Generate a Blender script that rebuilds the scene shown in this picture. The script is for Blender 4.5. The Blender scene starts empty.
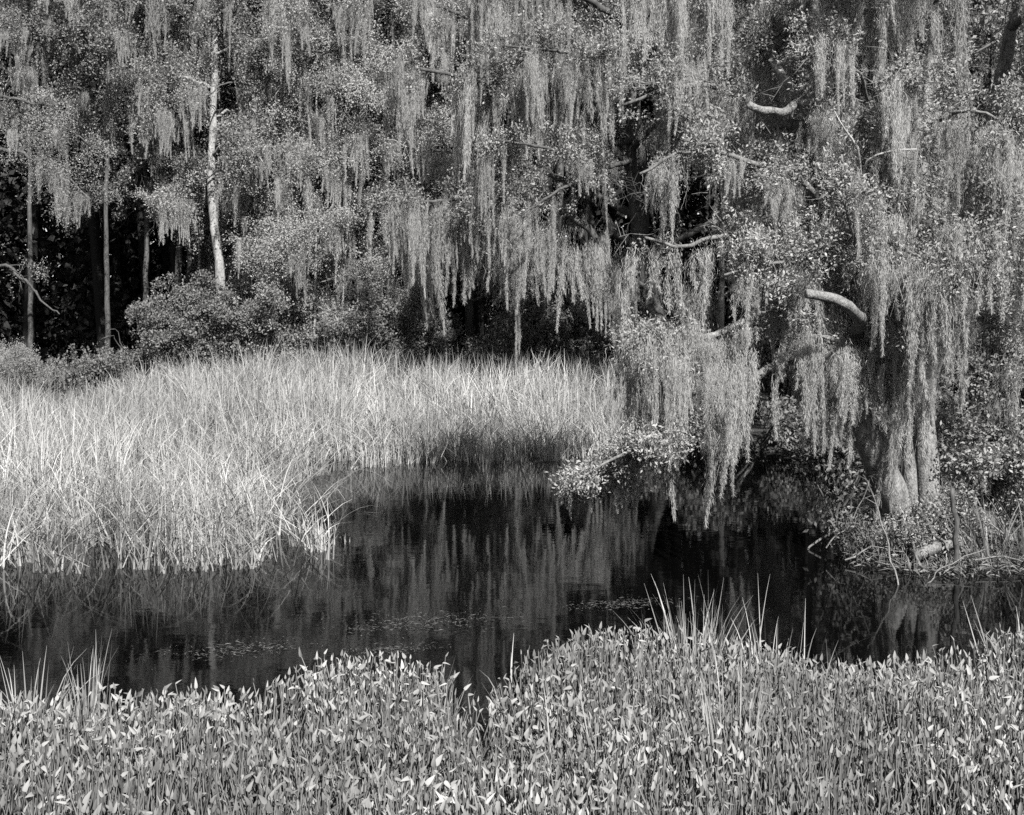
import bpy, math, random
import numpy as np

SC = bpy.context.scene
COL = SC.collection
rng = np.random.default_rng(20)
R = math.radians

# ---------------------------------------------------------------- camera geometry
F, HX, HY, CH = 1200.0, 512.0, 300.0, 3.0        # focal length in px, horizon row, eye height above the water
def P(px, py, d):
    return np.array([(px - HX) / F * d, d, CH - (py - HY) / F * d])
def G(px, py):                                     # pixel on the water plane
    d = F * CH / (py - HY)
    return np.array([(px - HX) / F * d, d])

# ---------------------------------------------------------------- mesh building
class MB:
    def __init__(s): s.v = []; s.f = []; s.n = 0
    def add(s, v, f):
        if len(v) == 0: return
        s.v.append(np.asarray(v, np.float32).reshape(-1, 3)); s.f.append(np.asarray(f, np.int64).reshape(-1, 4) + s.n)
        s.n += len(s.v[-1])
    def arrays(s):
        if not s.v: return np.zeros((0, 3), np.float32), np.zeros((0, 4), np.int64)
        return np.concatenate(s.v), np.concatenate(s.f)
def make_mesh(name, v, f, mat, smooth=False):
    me = bpy.data.meshes.new(name)
    nv, nf = len(v), len(f)
    me.vertices.add(nv); me.vertices.foreach_set('co', np.asarray(v, np.float32).ravel())
    me.loops.add(nf * 4); me.loops.foreach_set('vertex_index', np.asarray(f, np.int32).ravel())
    me.polygons.add(nf); me.polygons.foreach_set('loop_start', np.arange(0, nf * 4, 4, dtype=np.int32))
    me.polygons.foreach_set('loop_total', np.full(nf, 4, np.int32))
    if smooth: me.polygons.foreach_set('use_smooth', np.ones(nf, bool))
    me.materials.append(mat)
    me.update(calc_edges=True)
    return me
def link(name, me, parent=None, loc=(0, 0, 0)):
    o = bpy.data.objects.new(name, me); COL.objects.link(o); o.location = loc
    if parent: o.parent = parent
    return o
def build(name, mb, mat, parent=None, smooth=False, loc=(0, 0, 0)):
    v, f = mb.arrays()
    return link(name, make_mesh(name, v, f, mat, smooth), parent, loc)
def tag(o, label=None, cat=None, group=None, kind=None):
    if label: o['label'] = label
    if cat: o['category'] = cat
    if group: o['group'] = group
    if kind: o['kind'] = kind
    return o
def empty(name, loc, label, cat, group=None):
    o = bpy.data.objects.new(name, None); COL.objects.link(o); o.location = tuple(map(float, loc))
    o.empty_display_size = 0.3
    return tag(o, label, cat, group)
def children(o): return list(o.children)
def copy_tree(o, parent=None):
    c = o.copy(); COL.objects.link(c)
    if parent: c.parent = parent
    for ch in children(o): copy_tree(ch, c)
    return c

def norm(a): return a / (np.linalg.norm(a, axis=-1, keepdims=True) + 1e-9)
def randu(n): return norm(rng.normal(size=(n, 3)))
def smooth_path(pts, per=0.22, wig=0.0):
    pts = np.asarray(pts, float)
    if len(pts) == 2: pts = np.array([pts[0], pts.mean(0), pts[1]])
    ext = np.vstack([2 * pts[0] - pts[1], pts, 2 * pts[-1] - pts[-2]])
    out = []
    for i in range(1, len(ext) - 2):
        p0, p1, p2, p3 = ext[i - 1:i + 3]
        n = max(2, int(np.linalg.norm(p2 - p1) / per))
        t = np.linspace(0, 1, n, endpoint=False)[:, None]
        out.append(0.5 * (2 * p1 + (p2 - p0) * t + (2 * p0 - 5 * p1 + 4 * p2 - p3) * t * t + (3 * p1 - p0 - 3 * p2 + p3) * t ** 3))
    out.append(ext[-2][None]); p = np.vstack(out)
    if wig:
        w = rng.normal(size=p.shape) * wig; w[0] = 0
        w = (w + np.roll(w, 1, 0)) / 2; w[0] = 0; p = p + w
    return p
def tubes(paths, radii, sides=3, knob=0.0):
    """paths (N,S,3), radii (N,S) -> verts, quads"""
    N, S, _ = paths.shape
    tan = norm(np.gradient(paths, axis=1))
    ref = np.where(np.abs(tan[:, :1, 2:3]) > 0.8, np.array([1., 0, 0]), np.array([0, 0, 1.])) + 0 * tan
    a = norm(np.cross(tan, ref)); b = np.cross(tan, a)
    ang = np.arange(sides) / sides * 2 * math.pi
    r = radii[:, :, None, None] * np.ones((1, 1, sides, 1))
    if knob: r = r * (1 + knob * rng.normal(size=r.shape))
    v = paths[:, :, None] + r * (np.cos(ang)[None, None, :, None] * a[:, :, None] + np.sin(ang)[None, None, :, None] * b[:, :, None])
    idx = np.arange(N * S * sides).reshape(N, S, sides); nx = np.roll(idx, -1, axis=2)
    f = np.stack([idx[:, :-1], idx[:, 1:], nx[:, 1:], nx[:, :-1]], axis=-1)
    return v.reshape(-1, 3), f.reshape(-1, 4)
def capped(path, rad, sides=10, knob=0.05):
    path = np.vstack([path[:1], path, path[-1:]]); path[0] -= norm(path[2] - path[1]) * .002; path[-1] += norm(path[-2] - path[-3]) * .002
    rad = np.concatenate([[0.0004], rad, [0.0004]])
    return tubes(path[None], rad[None], sides, knob)
def leaves(pos, axis, L, W, up=0.6, sag=0.15):
    n = len(pos)
    nrm = norm(randu(n) + np.array([0, 0, up]))
    b = norm(np.cross(nrm, axis)); nn = np.cross(axis, b)
    L = np.broadcast_to(L, (n,))[:, None]; W = np.broadcast_to(W, (n,))[:, None]
    m = pos + axis * L * .45 + nn * L * .08
    v = np.stack([pos, m + b * W / 2, pos + axis * L - nn * L * sag * rng.uniform(0, 1, (n, 1)), m - b * W / 2], axis=1)
    return v.reshape(-1, 3), np.arange(n * 4).reshape(n, 4)
def ribbons(paths, widths, side):
    """paths (N,S,3) widths (N,S) side (N,3)"""
    N, S, _ = paths.shape
    o = side[:, None] * widths[..., None] / 2
    v = np.stack([paths - o, paths + o], axis=2)
    idx = np.arange(N * S * 2).reshape(N, S, 2)
    f = np.stack([idx[:, :-1, 0], idx[:, :-1, 1], idx[:, 1:, 1], idx[:, 1:, 0]], axis=-1)
    return v.reshape(-1, 3), f.reshape(-1, 4)
def stamp(tv, tf, M, t):
    N, k = len(M), len(tv)
    v = np.einsum('nij,kj->nki', M, tv) + t[:, None]
    f = tf[None] + (np.arange(N) * k)[:, None, None]
    return v.reshape(-1, 3), f.reshape(-1, 4)

# ---------------------------------------------------------------- materials (a black and white world: every colour is a grey)
def g3(v): return (v, v * .995, v * .98, 1)
def nodes_of(name):
    m = bpy.data.materials.new(name); m.use_nodes = True
    nt = m.node_tree; nt.nodes.clear()
    return m, nt, nt.nodes.new('ShaderNodeOutputMaterial')
def leafy(name, lo, hi, rough=0.5, trans=0.25, spec=0.4, big=0.0):
    m, nt, out = nodes_of(name); N = nt.nodes; Lk = nt.links.new
    geo = N.new('ShaderNodeNewGeometry'); ramp = N.new('ShaderNodeMapRange')
    ramp.inputs['To Min'].default_value = lo; ramp.inputs['To Max'].default_value = hi
    Lk(geo.outputs['Random Per Island'], ramp.inputs['Value'])
    oi = N.new('ShaderNodeObjectInfo'); ov = N.new('ShaderNodeMapRange')
    ov.inputs['To Min'].default_value = .85; ov.inputs['To Max'].default_value = 1.15
    Lk(oi.outputs['Random'], ov.inputs['Value'])
    mul = N.new('ShaderNodeMath'); mul.operation = 'MULTIPLY'; Lk(ramp.outputs[0], mul.inputs[0]); Lk(ov.outputs[0], mul.inputs[1])
    val = mul.outputs[0]
    if big:
        tc = N.new('ShaderNodeTexCoord'); no = N.new('ShaderNodeTexNoise'); no.inputs['Scale'].default_value = big
        no.inputs['Detail'].default_value = 2
        Lk(tc.outputs['Object'], no.inputs['Vector'])
        mr = N.new('ShaderNodeMapRange'); mr.inputs['From Min'].default_value = .3; mr.inputs['From Max'].default_value = .7
        mr.inputs['To Min'].default_value = .6; mr.inputs['To Max'].default_value = 1.3; Lk(no.outputs['Fac'], mr.inputs['Value'])
        m2 = N.new('ShaderNodeMath'); m2.operation = 'MULTIPLY'; Lk(val, m2.inputs[0]); Lk(mr.outputs[0], m2.inputs[1]); val = m2.outputs[0]
    comb = N.new('ShaderNodeCombineColor'); 
    for i, k in enumerate((1, .995, .98)):
        mm = N.new('ShaderNodeMath'); mm.operation = 'MULTIPLY'; mm.inputs[1].default_value = k; Lk(val, mm.inputs[0]); Lk(mm.outputs[0], comb.inputs[i])
    p = N.new('ShaderNodeBsdfPrincipled'); p.inputs['Roughness'].default_value = rough
    p.inputs['Specular IOR Level'].default_value = spec
    Lk(comb.outputs[0], p.inputs['Base Color'])
    if trans:
        t = N.new('ShaderNodeBsdfTranslucent'); Lk(comb.outputs[0], t.inputs['Color'])
        mx = N.new('ShaderNodeMixShader'); mx.inputs[0].default_value = trans
        Lk(p.outputs[0], mx.inputs[1]); Lk(t.outputs[0], mx.inputs[2]); Lk(mx.outputs[0], out.inputs['Surface'])
    else: Lk(p.outputs[0], out.inputs['Surface'])
    return m
def bark(name, lo, hi, scale=6, bump=.6, stretch=.35):
    m, nt, out = nodes_of(name); N = nt.nodes; Lk = nt.links.new
    tc = N.new('ShaderNodeTexCoord'); mp = N.new('ShaderNodeMapping'); mp.inputs['Scale'].default_value = (1, 1, stretch)
    Lk(tc.outputs['Object'], mp.inputs['Vector'])
    n1 = N.new('ShaderNodeTexNoise'); n1.inputs['Scale'].default_value = scale; n1.inputs['Detail'].default_value = 8; n1.inputs['Roughness'].default_value = .7
    n2 = N.new('ShaderNodeTexNoise'); n2.inputs['Scale'].default_value = scale * 6; n2.inputs['Detail'].default_value = 6
    Lk(mp.outputs[0], n1.inputs['Vector']); Lk(mp.outputs[0], n2.inputs['Vector'])
    cr = N.new('ShaderNodeValToRGB'); cr.color_ramp.elements[0].position = .36; cr.color_ramp.elements[1].position = .62
    cr.color_ramp.elements[0].color = g3(lo); cr.color_ramp.elements[1].color = g3(hi)
    mx = N.new('ShaderNodeMix'); mx.inputs['Factor'].default_value = .4
    Lk(n1.outputs['Fac'], mx.inputs['A']); Lk(n2.outputs['Fac'], mx.inputs['B'])
    Lk(mx.outputs['Result'], cr.inputs['Fac'])
    bp = N.new('ShaderNodeBump'); bp.inputs['Strength'].default_value = bump; bp.inputs['Distance'].default_value = .02
    Lk(n2.outputs['Fac'], bp.inputs['Height'])
    p = N.new('ShaderNodeBsdfPrincipled'); p.inputs['Roughness'].default_value = .85; p.inputs['Specular IOR Level'].default_value = .2
    Lk(cr.outputs['Color'], p.inputs['Base Color']); Lk(bp.outputs[0], p.inputs['Normal']); Lk(p.outputs[0], out.inputs['Surface'])
    return m
def water_mat():
    m, nt, out = nodes_of('water'); N = nt.nodes; Lk = nt.links.new
    tc = N.new('ShaderNodeTexCoord'); mp = N.new('ShaderNodeMapping'); mp.inputs['Scale'].default_value = (.8, 1.6, 1)
    Lk(tc.outputs['Object'], mp.inputs['Vector'])
    n1 = N.new('ShaderNodeTexNoise'); n1.inputs['Scale'].default_value = 2.2; n1.inputs['Detail'].default_value = 3
    Lk(mp.outputs[0], n1.inputs['Vector'])
    bp = N.new('ShaderNodeBump'); bp.inputs['Strength'].default_value = .1; bp.inputs['Distance'].default_value = .012
    Lk(n1.outputs['Fac'], bp.inputs['Height'])
    p = N.new('ShaderNodeBsdfPrincipled'); p.inputs['Base Color'].default_value = g3(.0008); p.inputs['Roughness'].default_value = .035
    p.inputs['IOR'].default_value = 1.33; Lk(bp.outputs[0], p.inputs['Normal']); Lk(p.outputs[0], out.inputs['Surface'])
    return m
M_OAKLEAF = leafy('oak_leaf', .14, .28, .6, .35, .2)
M_WOODLEAF = leafy('woodland_leaf', .1, .22, .65, .35, .15)
M_PALELEAF = leafy('pale_leaf', .16, .3, .65, .38, .15)
M_SHRUBLEAF = leafy('shrub_leaf', .06, .15, .6, .25, .2)
M_SHADEDLEAF = leafy('shaded_wood_leaf', .012, .035, .7, .05, .1)  # near-black tone: the shade inside the wood is painted into these leaves
M_MOSS = leafy('spanish_moss', .23, .36, .95, .45, .02)
M_REED = leafy('reed_blade', .11, .33, .6, .3, .2, .35)
M_TUFT = leafy('tuft_blade', .16, .32, .5, .25, .35)
M_PICK = leafy('pickerelweed_leaf', .1, .26, .75, .25, .12, .8)
M_STALK = leafy('pickerelweed_stalk', .05, .16, .5, .2, .3)
M_LITTER = leafy('floating_litter', .03, .1, .8, 0, .1)
M_BARK = bark('oak_bark', .03, .19, 10, 1., .6)
M_LIMB = bark('oak_limb_bark', .035, .13, 6)
M_PALEBARK = bark('pale_bark', .06, .26, 7)
M_DARKBARK = bark('dark_bark', .02, .07, 6)
M_TWIG = bark('twig_bark', .13, .34, 9)
M_SOIL = bark('swamp_soil', .012, .04, 1.5, .8, 1)
M_WATER = water_mat()
M_DRIFT = bark('driftwood', .035, .16, 14, .8)

# ---------------------------------------------------------------- ground and water
def pts(*a): return [tuple(G(*q)) for q in a]
SHORE = pts((0, 582), (100, 572), (230, 574), (340, 557), (348, 543), (296, 506), (288, 486), (330, 472), (420, 464), (560, 461), (650, 456), (770, 455)) + \
        [(6.0, 21.5), (5.3, 18.5), (4.3, 16.2), (3.85, 14.9), (4.0, 13.6), (4.6, 13.1), (5.8, 13.2), (7.6, 13.4), (40, 14)]
LAND = np.array([(-200, 12.0), (-8, 12.4)] + SHORE + [(400, 14), (400, 400), (-200, 400)])
REED = np.array([(-16, 12.3), (-8, 12.4)] + SHORE[:11] + [(3.3, 26), (4.3, 36), (-10.2, 36.5), (-10.6, 30), (-10.8, 29), (-16, 28)])
PICK_EDGE = [(-120, 700), (0, 694), (60, 682), (150, 684), (215, 682), (270, 672), (300, 660), (330, 646), (400, 650), (445, 655), (458, 690), (490, 694), (515, 662), (545, 638), (600, 628),
             (680, 628), (760, 634), (830, 645), (870, 648), (920, 644), (1024, 628), (1150, 620)]
PH = .44
def pick_pt(px, py):
    d = F * (CH - PH) / (py - HY); return ((px - HX) / F * d, d)
PICK = np.array([pick_pt(*q) for q in PICK_EDGE] + [(6, 3.6), (-5, 3.6)])
def inside(poly, x, y):
    c = np.zeros(x.shape, bool); n = len(poly)
    for i in range(n):
        x0, y0 = poly[i]; x1, y1 = poly[(i + 1) % n]
        c ^= ((y0 > y) != (y1 > y)) & (x < (x1 - x0) * (y - y0) / (y1 - y0 + 1e-12) + x0)
    return c
def dist(poly, x, y):
    d = np.full(x.shape, 1e9); n = len(poly)
    for i in range(n):
        a = poly[i]; b = poly[(i + 1) % n]; ab = b - a
        t = np.clip(((x - a[0]) * ab[0] + (y - a[1]) * ab[1]) / (ab @ ab), 0, 1)
        d = np.minimum(d, np.hypot(x - a[0] - t * ab[0], y - a[1] - t * ab[1]))
    return np.where(inside(poly, x, y), d, -d)
def sstep(a, b, x):
    t = np.clip((x - a) / (b - a), 0, 1); return t * t * (3 - 2 * t)
def height(x, y):
    x = np.asarray(x, float); y = np.asarray(y, float)
    d = dist(LAND, x, y)
    z = -.55 + .46 * sstep(-1.2, 0, d) + .34 * sstep(5, 15, d)
    right = sstep(3.2, 5.0, x) * sstep(12.6, 15, y) * sstep(40, 20, y)
    z = z + .35 * right * sstep(0, 1.3, d)
    z = np.maximum(z, -.55 + .35 * sstep(9.5, 8, y))
    z = z + 1.6 * sstep(4.2, 1.0, y) * 1.0
    z = z + .02 * np.sin(x * 2.3 + y * 1.1) * np.sin(y * 1.9 - x * .7) * (d > 0)
    return z
gx = np.concatenate([-np.geomspace(400, 17, 14), np.arange(-16, 14.01, .25), np.geomspace(15, 400, 14)])
gy = np.concatenate([-np.geomspace(200, 4, 8), np.arange(-3, 44.01, .25), np.geomspace(45, 420, 16)])
X, Y = np.meshgrid(gx, gy); Z = height(X, Y)
idx = np.arange(X.size).reshape(X.shape)
mb = MB(); mb.add(np.stack([X, Y, Z], -1).reshape(-1, 3), np.stack([idx[:-1, :-1], idx[:-1, 1:], idx[1:, 1:], idx[1:, :-1]], -1).reshape(-1, 4))
tag(build('ground', mb, M_SOIL, smooth=True), kind='structure')
mb = MB(); mb.add([(-60, 2.0, 0), (60, 2.0, 0), (60, 46, 0), (-60, 46, 0)], [[0, 1, 2, 3]])
tag(build('water', mb, M_WATER), kind='structure')

# ---------------------------------------------------------------- reeds
def blades(n, x, y, z, H, W, lean, bend, S=6, dirang=None, cut=0.0):
    ang = rng.uniform(0, 2 * math.pi, n) if dirang is None else dirang
    d = np.stack([np.cos(ang), np.sin(ang), np.zeros(n)], -1)
    t = np.linspace(0, 1, S)[None, :, None]
    base = np.stack([x, y, z], -1)[:, None]
    out = (lean[:, None, None] * t + bend[:, None, None] * t ** 3)
    pth = base + d[:, None] * out * H[:, None, None]
    drop = np.clip(1 - .35 * (lean[:, None, None] * t) ** 2 - .45 * bend[:, None, None] ** 1.5 * t ** 3, -.2, 1)
    pth = pth + np.array([0, 0, 1.]) * (H[:, None, None] * t * drop)
    a2 = rng.uniform(0, 2 * math.pi, n)
    side = np.stack([np.cos(a2), np.sin(a2), 0 * a2], -1)
    w = W[:, None] * (1 - .92 * np.linspace(0, 1, S)[None] ** 1.6)
    return ribbons(pth, w, side)
def scatter(poly, n, ok=None):
    lo, hi = poly.min(0), poly.max(0); xs = []; c = 0
    while c < n:
        q = rng.uniform(lo, hi, (n * 2, 2)); k = inside(poly, q[:, 0], q[:, 1])
        k &= np.abs(q[:, 0]) < q[:, 1] * .43 + 1.5
        if ok is not None: k &= ok(q)
        xs.append(q[k]); c += k.sum()
    return np.concatenate(xs)[:n]
def patch(x, y, s, ph):
    return .5 + .25 * np.sin(x * s + 1.3 * np.sin(y * s * .8 + ph)) + .25 * np.sin(y * s * 1.3 + 2 * np.sin(x * s * .6 + ph * 2))
mb = MB()
cl = scatter(REED, 6400); cl = cl[patch(cl[:, 0], cl[:, 1], 2.6, .9) + rng.normal(0, .2, len(cl)) > .36]
q = np.repeat(cl, 9, 0) + rng.normal(size=(len(cl) * 9, 2)) * .055
e = dist(REED, q[:, 0], q[:, 1]); k = e > -.1 - .25 * rng.uniform(0, 1, len(e)) ** 4; q = q[k]; e = e[k]
n = len(q); pk = patch(q[:, 0], q[:, 1], .9, .4)
H = (.75 + .55 * sstep(0, 5, e) + .25 * sstep(24, 32, q[:, 1])) * rng.uniform(.4, 1.22, n) * (.75 + .5 * pk)
H *= .7 + .3 * sstep(0, .9, e)
H *= 1 - .3 * sstep(-4.4, -3.2, q[:, 0]) * sstep(19, 16, q[:, 1])
mb.add(*blades(n, q[:, 0], q[:, 1], np.maximum(height(q[:, 0], q[:, 1]), -.15), H, rng.uniform(.012, .03, n) * (1 + .4 * sstep(20, 34, q[:, 1])),
               np.abs(rng.normal(0, .19, n)), rng.uniform(0, 1, n) ** 2.2 * 1.0))
# dead blades folded over, lying among the upright ones
cl = scatter(REED, 12000); n = len(cl)
mb.add(*blades(n, cl[:, 0], cl[:, 1], np.maximum(height(cl[:, 0], cl[:, 1]), 0) + rng.uniform(0, .45, n), rng.uniform(.35, .8, n), rng.uniform(.008, .016, n),
               rng.uniform(.5, 1.6, n), rng.uniform(0, .5, n)))
tag(build('reed_bed', mb, M_REED), 'pale dry reed bed filling the far side of the pond up to the wood', 'reeds', kind='stuff')

# ---------------------------------------------------------------- pickerelweed
def leaf_template():
    rows = [(0, .10), (.06, .34), (.25, .42), (.5, .34), (.78, .18), (1.0, .01)]
    v = []; f = []
    for i, (t, w) in enumerate(rows):
        c = -.22 * t ** 2
        v += [(-w / 2, t, c + .22 * w), (0, t, c), (w / 2, t, c + .22 * w)]
        if i: a = i * 3 - 3; f += [(a, a + 1, a + 4, a + 3), (a + 1, a + 2, a + 5, a + 4)]
    return np.array(v, float), np.array(f)
LT = leaf_template()
def frames(axis, nrm):
    b = norm(np.cross(axis, nrm)); n2 = np.cross(b, axis)
    return np.stack([b, axis, n2], -1)
mbl, mbs = MB(), MB()
cl = scatter(PICK, 12000); cl = cl[patch(cl[:, 0], cl[:, 1], 5., .3) + rng.normal(0, .25, len(cl)) > .37]
q = np.repeat(cl, 4, 0) + rng.normal(size=(len(cl) * 4, 2)) * .055
e = dist(PICK, q[:, 0], q[:, 1]); k = e > -.06; q = q[k]; e = e[k]; n = len(q)
hh = PH * rng.uniform(.4, 1.15, n) * (.8 + .2 * sstep(0, .5, e)) * (.85 + .3 * patch(q[:, 0], q[:, 1], 1.7, 1.))
base = np.stack([q[:, 0], q[:, 1], np.full(n, -.06)], -1)
off = rng.normal(size=(n, 2)) * .07
top = base + np.stack([off[:, 0], off[:, 1], hh + .06], -1)
mid = (base + top) / 2 + np.stack([off[:, 1] * .3, -off[:, 0] * .3, np.zeros(n)], -1)
path = np.stack([base, mid, top], 1)
mbs.add(*tubes(path, np.tile([.006, .005, .0035], (n, 1)), 3))
az = rng.normal(-1.2, 1.3, n)
el = np.where(rng.uniform(0, 1, n) < .12, rng.uniform(-1.2, .2, n), np.clip(rng.normal(1.02, .38, n), -.3, 1.55))
axis = np.stack([np.cos(az) * np.cos(el), np.sin(az) * np.cos(el), np.sin(el)], -1)
nrm = norm(randu(n) * .65 + np.array([.25, -.75, .4]))
L = rng.uniform(.03, .07, n) * (.75 + .35 * rng.uniform(0, 1, n))
Mx = frames(axis, nrm) * L[:, None, None] * np.stack([rng.uniform(.5, 1.15, n), np.ones(n), rng.uniform(.5, 1.6, n)], -1)[:, None, :]
mbl.add(*stamp(*LT, Mx, top))
# small narrow leaves and grass-like stems lower in the bed
q2 = scatter(PICK, 10000); n2 = len(q2)
mbs.add(*blades(n2, q2[:, 0], q2[:, 1], np.full(n2, -.05), rng.uniform(.18, .5, n2), rng.uniform(.006, .013, n2), np.abs(rng.normal(0, .2, n2)), rng.uniform(0, .6, n2), S=4))
pb = build('pickerelweed_bed', mbl, M_PICK, smooth=True)
tag(pb, 'broad bed of small pointed leaves filling the near edge of the pond', 'water plants', kind='stuff')
tag(build('stalk', mbs, M_STALK, pb), kind='stuff')

def tuft(name, px, py, z0, nb, hmin, hmax, label, cat, group=None, spread=.1, W=(.009, .017), lean=.3, bend=.4, mat=M_TUFT):
    d = F * (CH - z0) / (py - HY); loc = ((px - HX) / F * d, d, z0)
    m = MB(); x, y = rng.normal(size=(2, nb)) * spread
    ang = np.arctan2(y, x) + rng.normal(0, .5, nb)
    m.add(*blades(nb, x, y, np.zeros(nb), rng.uniform(hmin, hmax, nb), rng.uniform(*W, nb), np.abs(rng.normal(0, lean, nb)), rng.uniform(0, 1, nb) ** 2 * bend, S=7, dirang=ang))
    o = build(name, m, mat, loc=loc)
    return tag(o, label, cat, group)
GT = 'tall grass tufts standing in the near water plants'
tuft('grass_tuft', 692, 690, .05, 120, .4, .86, 'bushy tuft of tall pale blades, largest one above the near leaf bed', 'grass tuft', GT, .11, lean=.22, bend=.25)
tuft('grass_tuft', 768, 702, .05, 40, .4, .9, 'sparser tuft of tall blades right of the largest grass tuft', 'grass tuft', GT, .15)
tuft('grass_tuft', 88, 748, .05, 40, .4, .78, 'upright tuft of blades at the left, second from the photo edge', 'grass tuft', GT, .06, lean=.09, bend=.25)
tuft('grass_tuft', 30, 745, .05, 40, .3, .7, 'low tuft of bent blades nearest the left photo edge', 'grass tuft', GT, .09, lean=.2)
tuft('grass_tuft', 725, 795, .05, 40, .5, .85, 'upright grass blades deep inside the near leaf bed, lower right of centre', 'grass tuft', GT, .1, lean=.1, bend=.2)
tuft('grass_tuft', 612, 800, .05, 30, .4, .75, 'short grass blades deep inside the near leaf bed below its left hump', 'grass tuft', GT, .12, lean=.15)
tuft('grass_tuft', 1016, 690, .05, 26, .4, .8, 'grass tuft cut by the right photo edge above the near leaf bed', 'grass tuft', GT, .12)
tuft('grass_tuft', 512, 720, -.05, 9, .3, .75, 'lone curved blades rising from the dark notch of water in the leaf bed', 'grass tuft', GT, .05, lean=.15, bend=.5, W=(.012, .02))

# ---------------------------------------------------------------- spanish moss prototypes
def moss_proto(width, tails, seed, nsl):
    m = MB()
    xs = np.linspace(-width / 2, width / 2, tails) + rng.normal(0, width * .12, tails) if tails > 1 else np.zeros(1)
    ln = rng.uniform(.3, 1, tails) ** 1.2; ln[rng.integers(tails)] = 1
    for x0, L in zip(xs, ln):
        k = int(nsl * L); t = rng.uniform(0, 1, k) ** .85
        r = (.075 * (1 - t) ** .75 + .008) * (.7 + .35 * np.sin(t * 9 + x0 * 20) + .25 * np.sin(t * 23 + x0 * 57)) * rng.uniform(.7, 1.2)
        ph = rng.uniform(0, 6.28); zo = rng.uniform(0, .16); sway = .025 * np.sin(t * 4 + ph)
        off = rng.normal(size=(k, 2)) * r[:, None] * .55
        pos = np.stack([x0 + sway + off[:, 0], off[:, 1] + rng.normal(0, .02) + rng.normal(0, width * .08), -zo - t * L + .04 + .06 * rng.normal(size=k) * (t < .12)], -1)
        ax = norm(np.stack([rng.normal(0, .25, k), rng.normal(0, .25, k), -np.abs(rng.normal(.95, .35, k))], -1))
        m.add(*leaves(pos, ax, rng.uniform(.025, .06, k), rng.uniform(.003, .005, k), up=0))
        k = 9; t = np.linspace(0, 1, 12)[None, :]; LL = L * rng.uniform(.4, 1.06, (k, 1)); zt = rng.uniform(0, .3, (k, 1)) * L; a = rng.uniform(0, 6.28, (k, 1)); r0 = np.abs(rng.normal(0, .05, (k, 1)))
        wob = np.cumsum(rng.normal(0, .011, (2, k, 12)), axis=2)
        rr = r0 * (1 - t) ** .6 + .004
        m.add(*ribbons(np.stack([x0 + np.cos(a) * rr + wob[0] + .025 * np.sin(t * 4 + ph), np.sin(a) * rr + wob[1], -zt - t * (LL - zt * .8)], -1), np.full((k, 12), .0035) * (1 - .5 * t), norm(np.concatenate([rng.normal(size=(k, 2)), np.zeros((k, 1))], 1))))
    v, f = m.arrays()
    return make_mesh('moss_festoon', v, f, M_MOSS)
MOSS = [moss_proto(.22, 4, i, 1000) for i in range(3)] + [moss_proto(.42, 8, i, 900) for i in range(4)] + [moss_proto(.7, 12, i, 800) for i in range(3)] + [moss_proto(.05, 2, i, 1200) for i in range(2)]
MOSSA = []
for me in MOSS:
    v = np.empty(len(me.vertices) * 3, np.float32); me.vertices.foreach_get('co', v)
    f = np.empty(len(me.loops), np.int32); me.loops.foreach_get('vertex_index', f)
    MOSSA.append((v.reshape(-1, 3).astype(float), f.reshape(-1, 4).astype(np.int64)))

# ---------------------------------------------------------------- trees
GAPS = [(770, 82, 16, 14.3), (787, 78, 14, 14.0), (775, 104, 34, 13.6), (800, 118, 18, 13.8), (830, 297, 15, 13.75), (852, 310, 13, 14.1), (812, 294, 14, 13.7), (866, 352, 14, 13.8), (885, 356, 12, 13.8), (840, 150, 16, 13.0), (862, 150, 22, 13.0), (890, 150, 26, 13.0),
        (626, 150, 22, 40), (632, 190, 26, 40), (625, 230, 24, 40), (700, 215, 26, 40), (700, 255, 28, 40), (875, 55, 24, 40), (870, 90, 18, 40), (745, 420, 24, 40), (760, 450, 30, 22), (975, 380, 30, 22), (590, 215, 24, 40), (560, 175, 14, 40),
        (595, 236, 26, 31), (512, 110, 12, 40), (864, 436, 15, 14.5), (876, 465, 17, 14.6), (888, 490, 16, 14.7), (928, 440, 15, 15.2), (930, 480, 15, 15.2), (950, 360, 26, 22), (990, 355, 18, 22), (945, 320, 12, 22), (880, 405, 14, 22), (770, 395, 24, 22), (745, 400, 18, 22), (800, 410, 30, 22), (535, 215, 12, 40), (480, 110, 10, 40), (985, 60, 22, 40), (920, 100, 16, 40), (815, 200, 14, 40), (650, 100, 14, 40), (740, 20, 10, 40)]
GAPS += [(628, 165, 24, 60), (640, 212, 28, 60), (622, 258, 18, 60), (600, 205, 18, 60), (705, 200, 24, 60), (703, 248, 28, 60), (692, 283, 16, 60), (560, 185, 14, 60), (575, 262, 14, 31), (640, 130, 12, 60), (880, 110, 12, 60), (870, 40, 20, 60)]
GAPS += [(75, 270, 30, 60), (130, 270, 26, 60), (60, 320, 34, 60), (140, 225, 20, 60), (110, 320, 26, 60), (100, 225, 22, 60), (30, 290, 18, 60), (145, 180, 12, 60), (440, 290, 12, 60), (470, 300, 12, 60)]
GAPS += [(213, y, 5, 37.1) for y in list(range(90, 130, 8)) + list(range(150, 175, 8)) + list(range(198, 250, 8))] + [(316, y, 5, 36.5) for y in range(230, 340, 10)]
GM = np.zeros((1000, 1300)); _x, _y = np.meshgrid(np.arange(1300) - 140., np.arange(1000) - 100.)
for x, y, r, dm in GAPS:
    _m = np.hypot(_x - x, (_y - y) / 1.3) < r * (.8 + .25 * np.sin(_x * .21 + _y * .17) + .2 * np.sin(_x * .5 - _y * .09))
    GM[_m] = np.maximum(GM[_m], dm if dm < 40 else 60)
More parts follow.
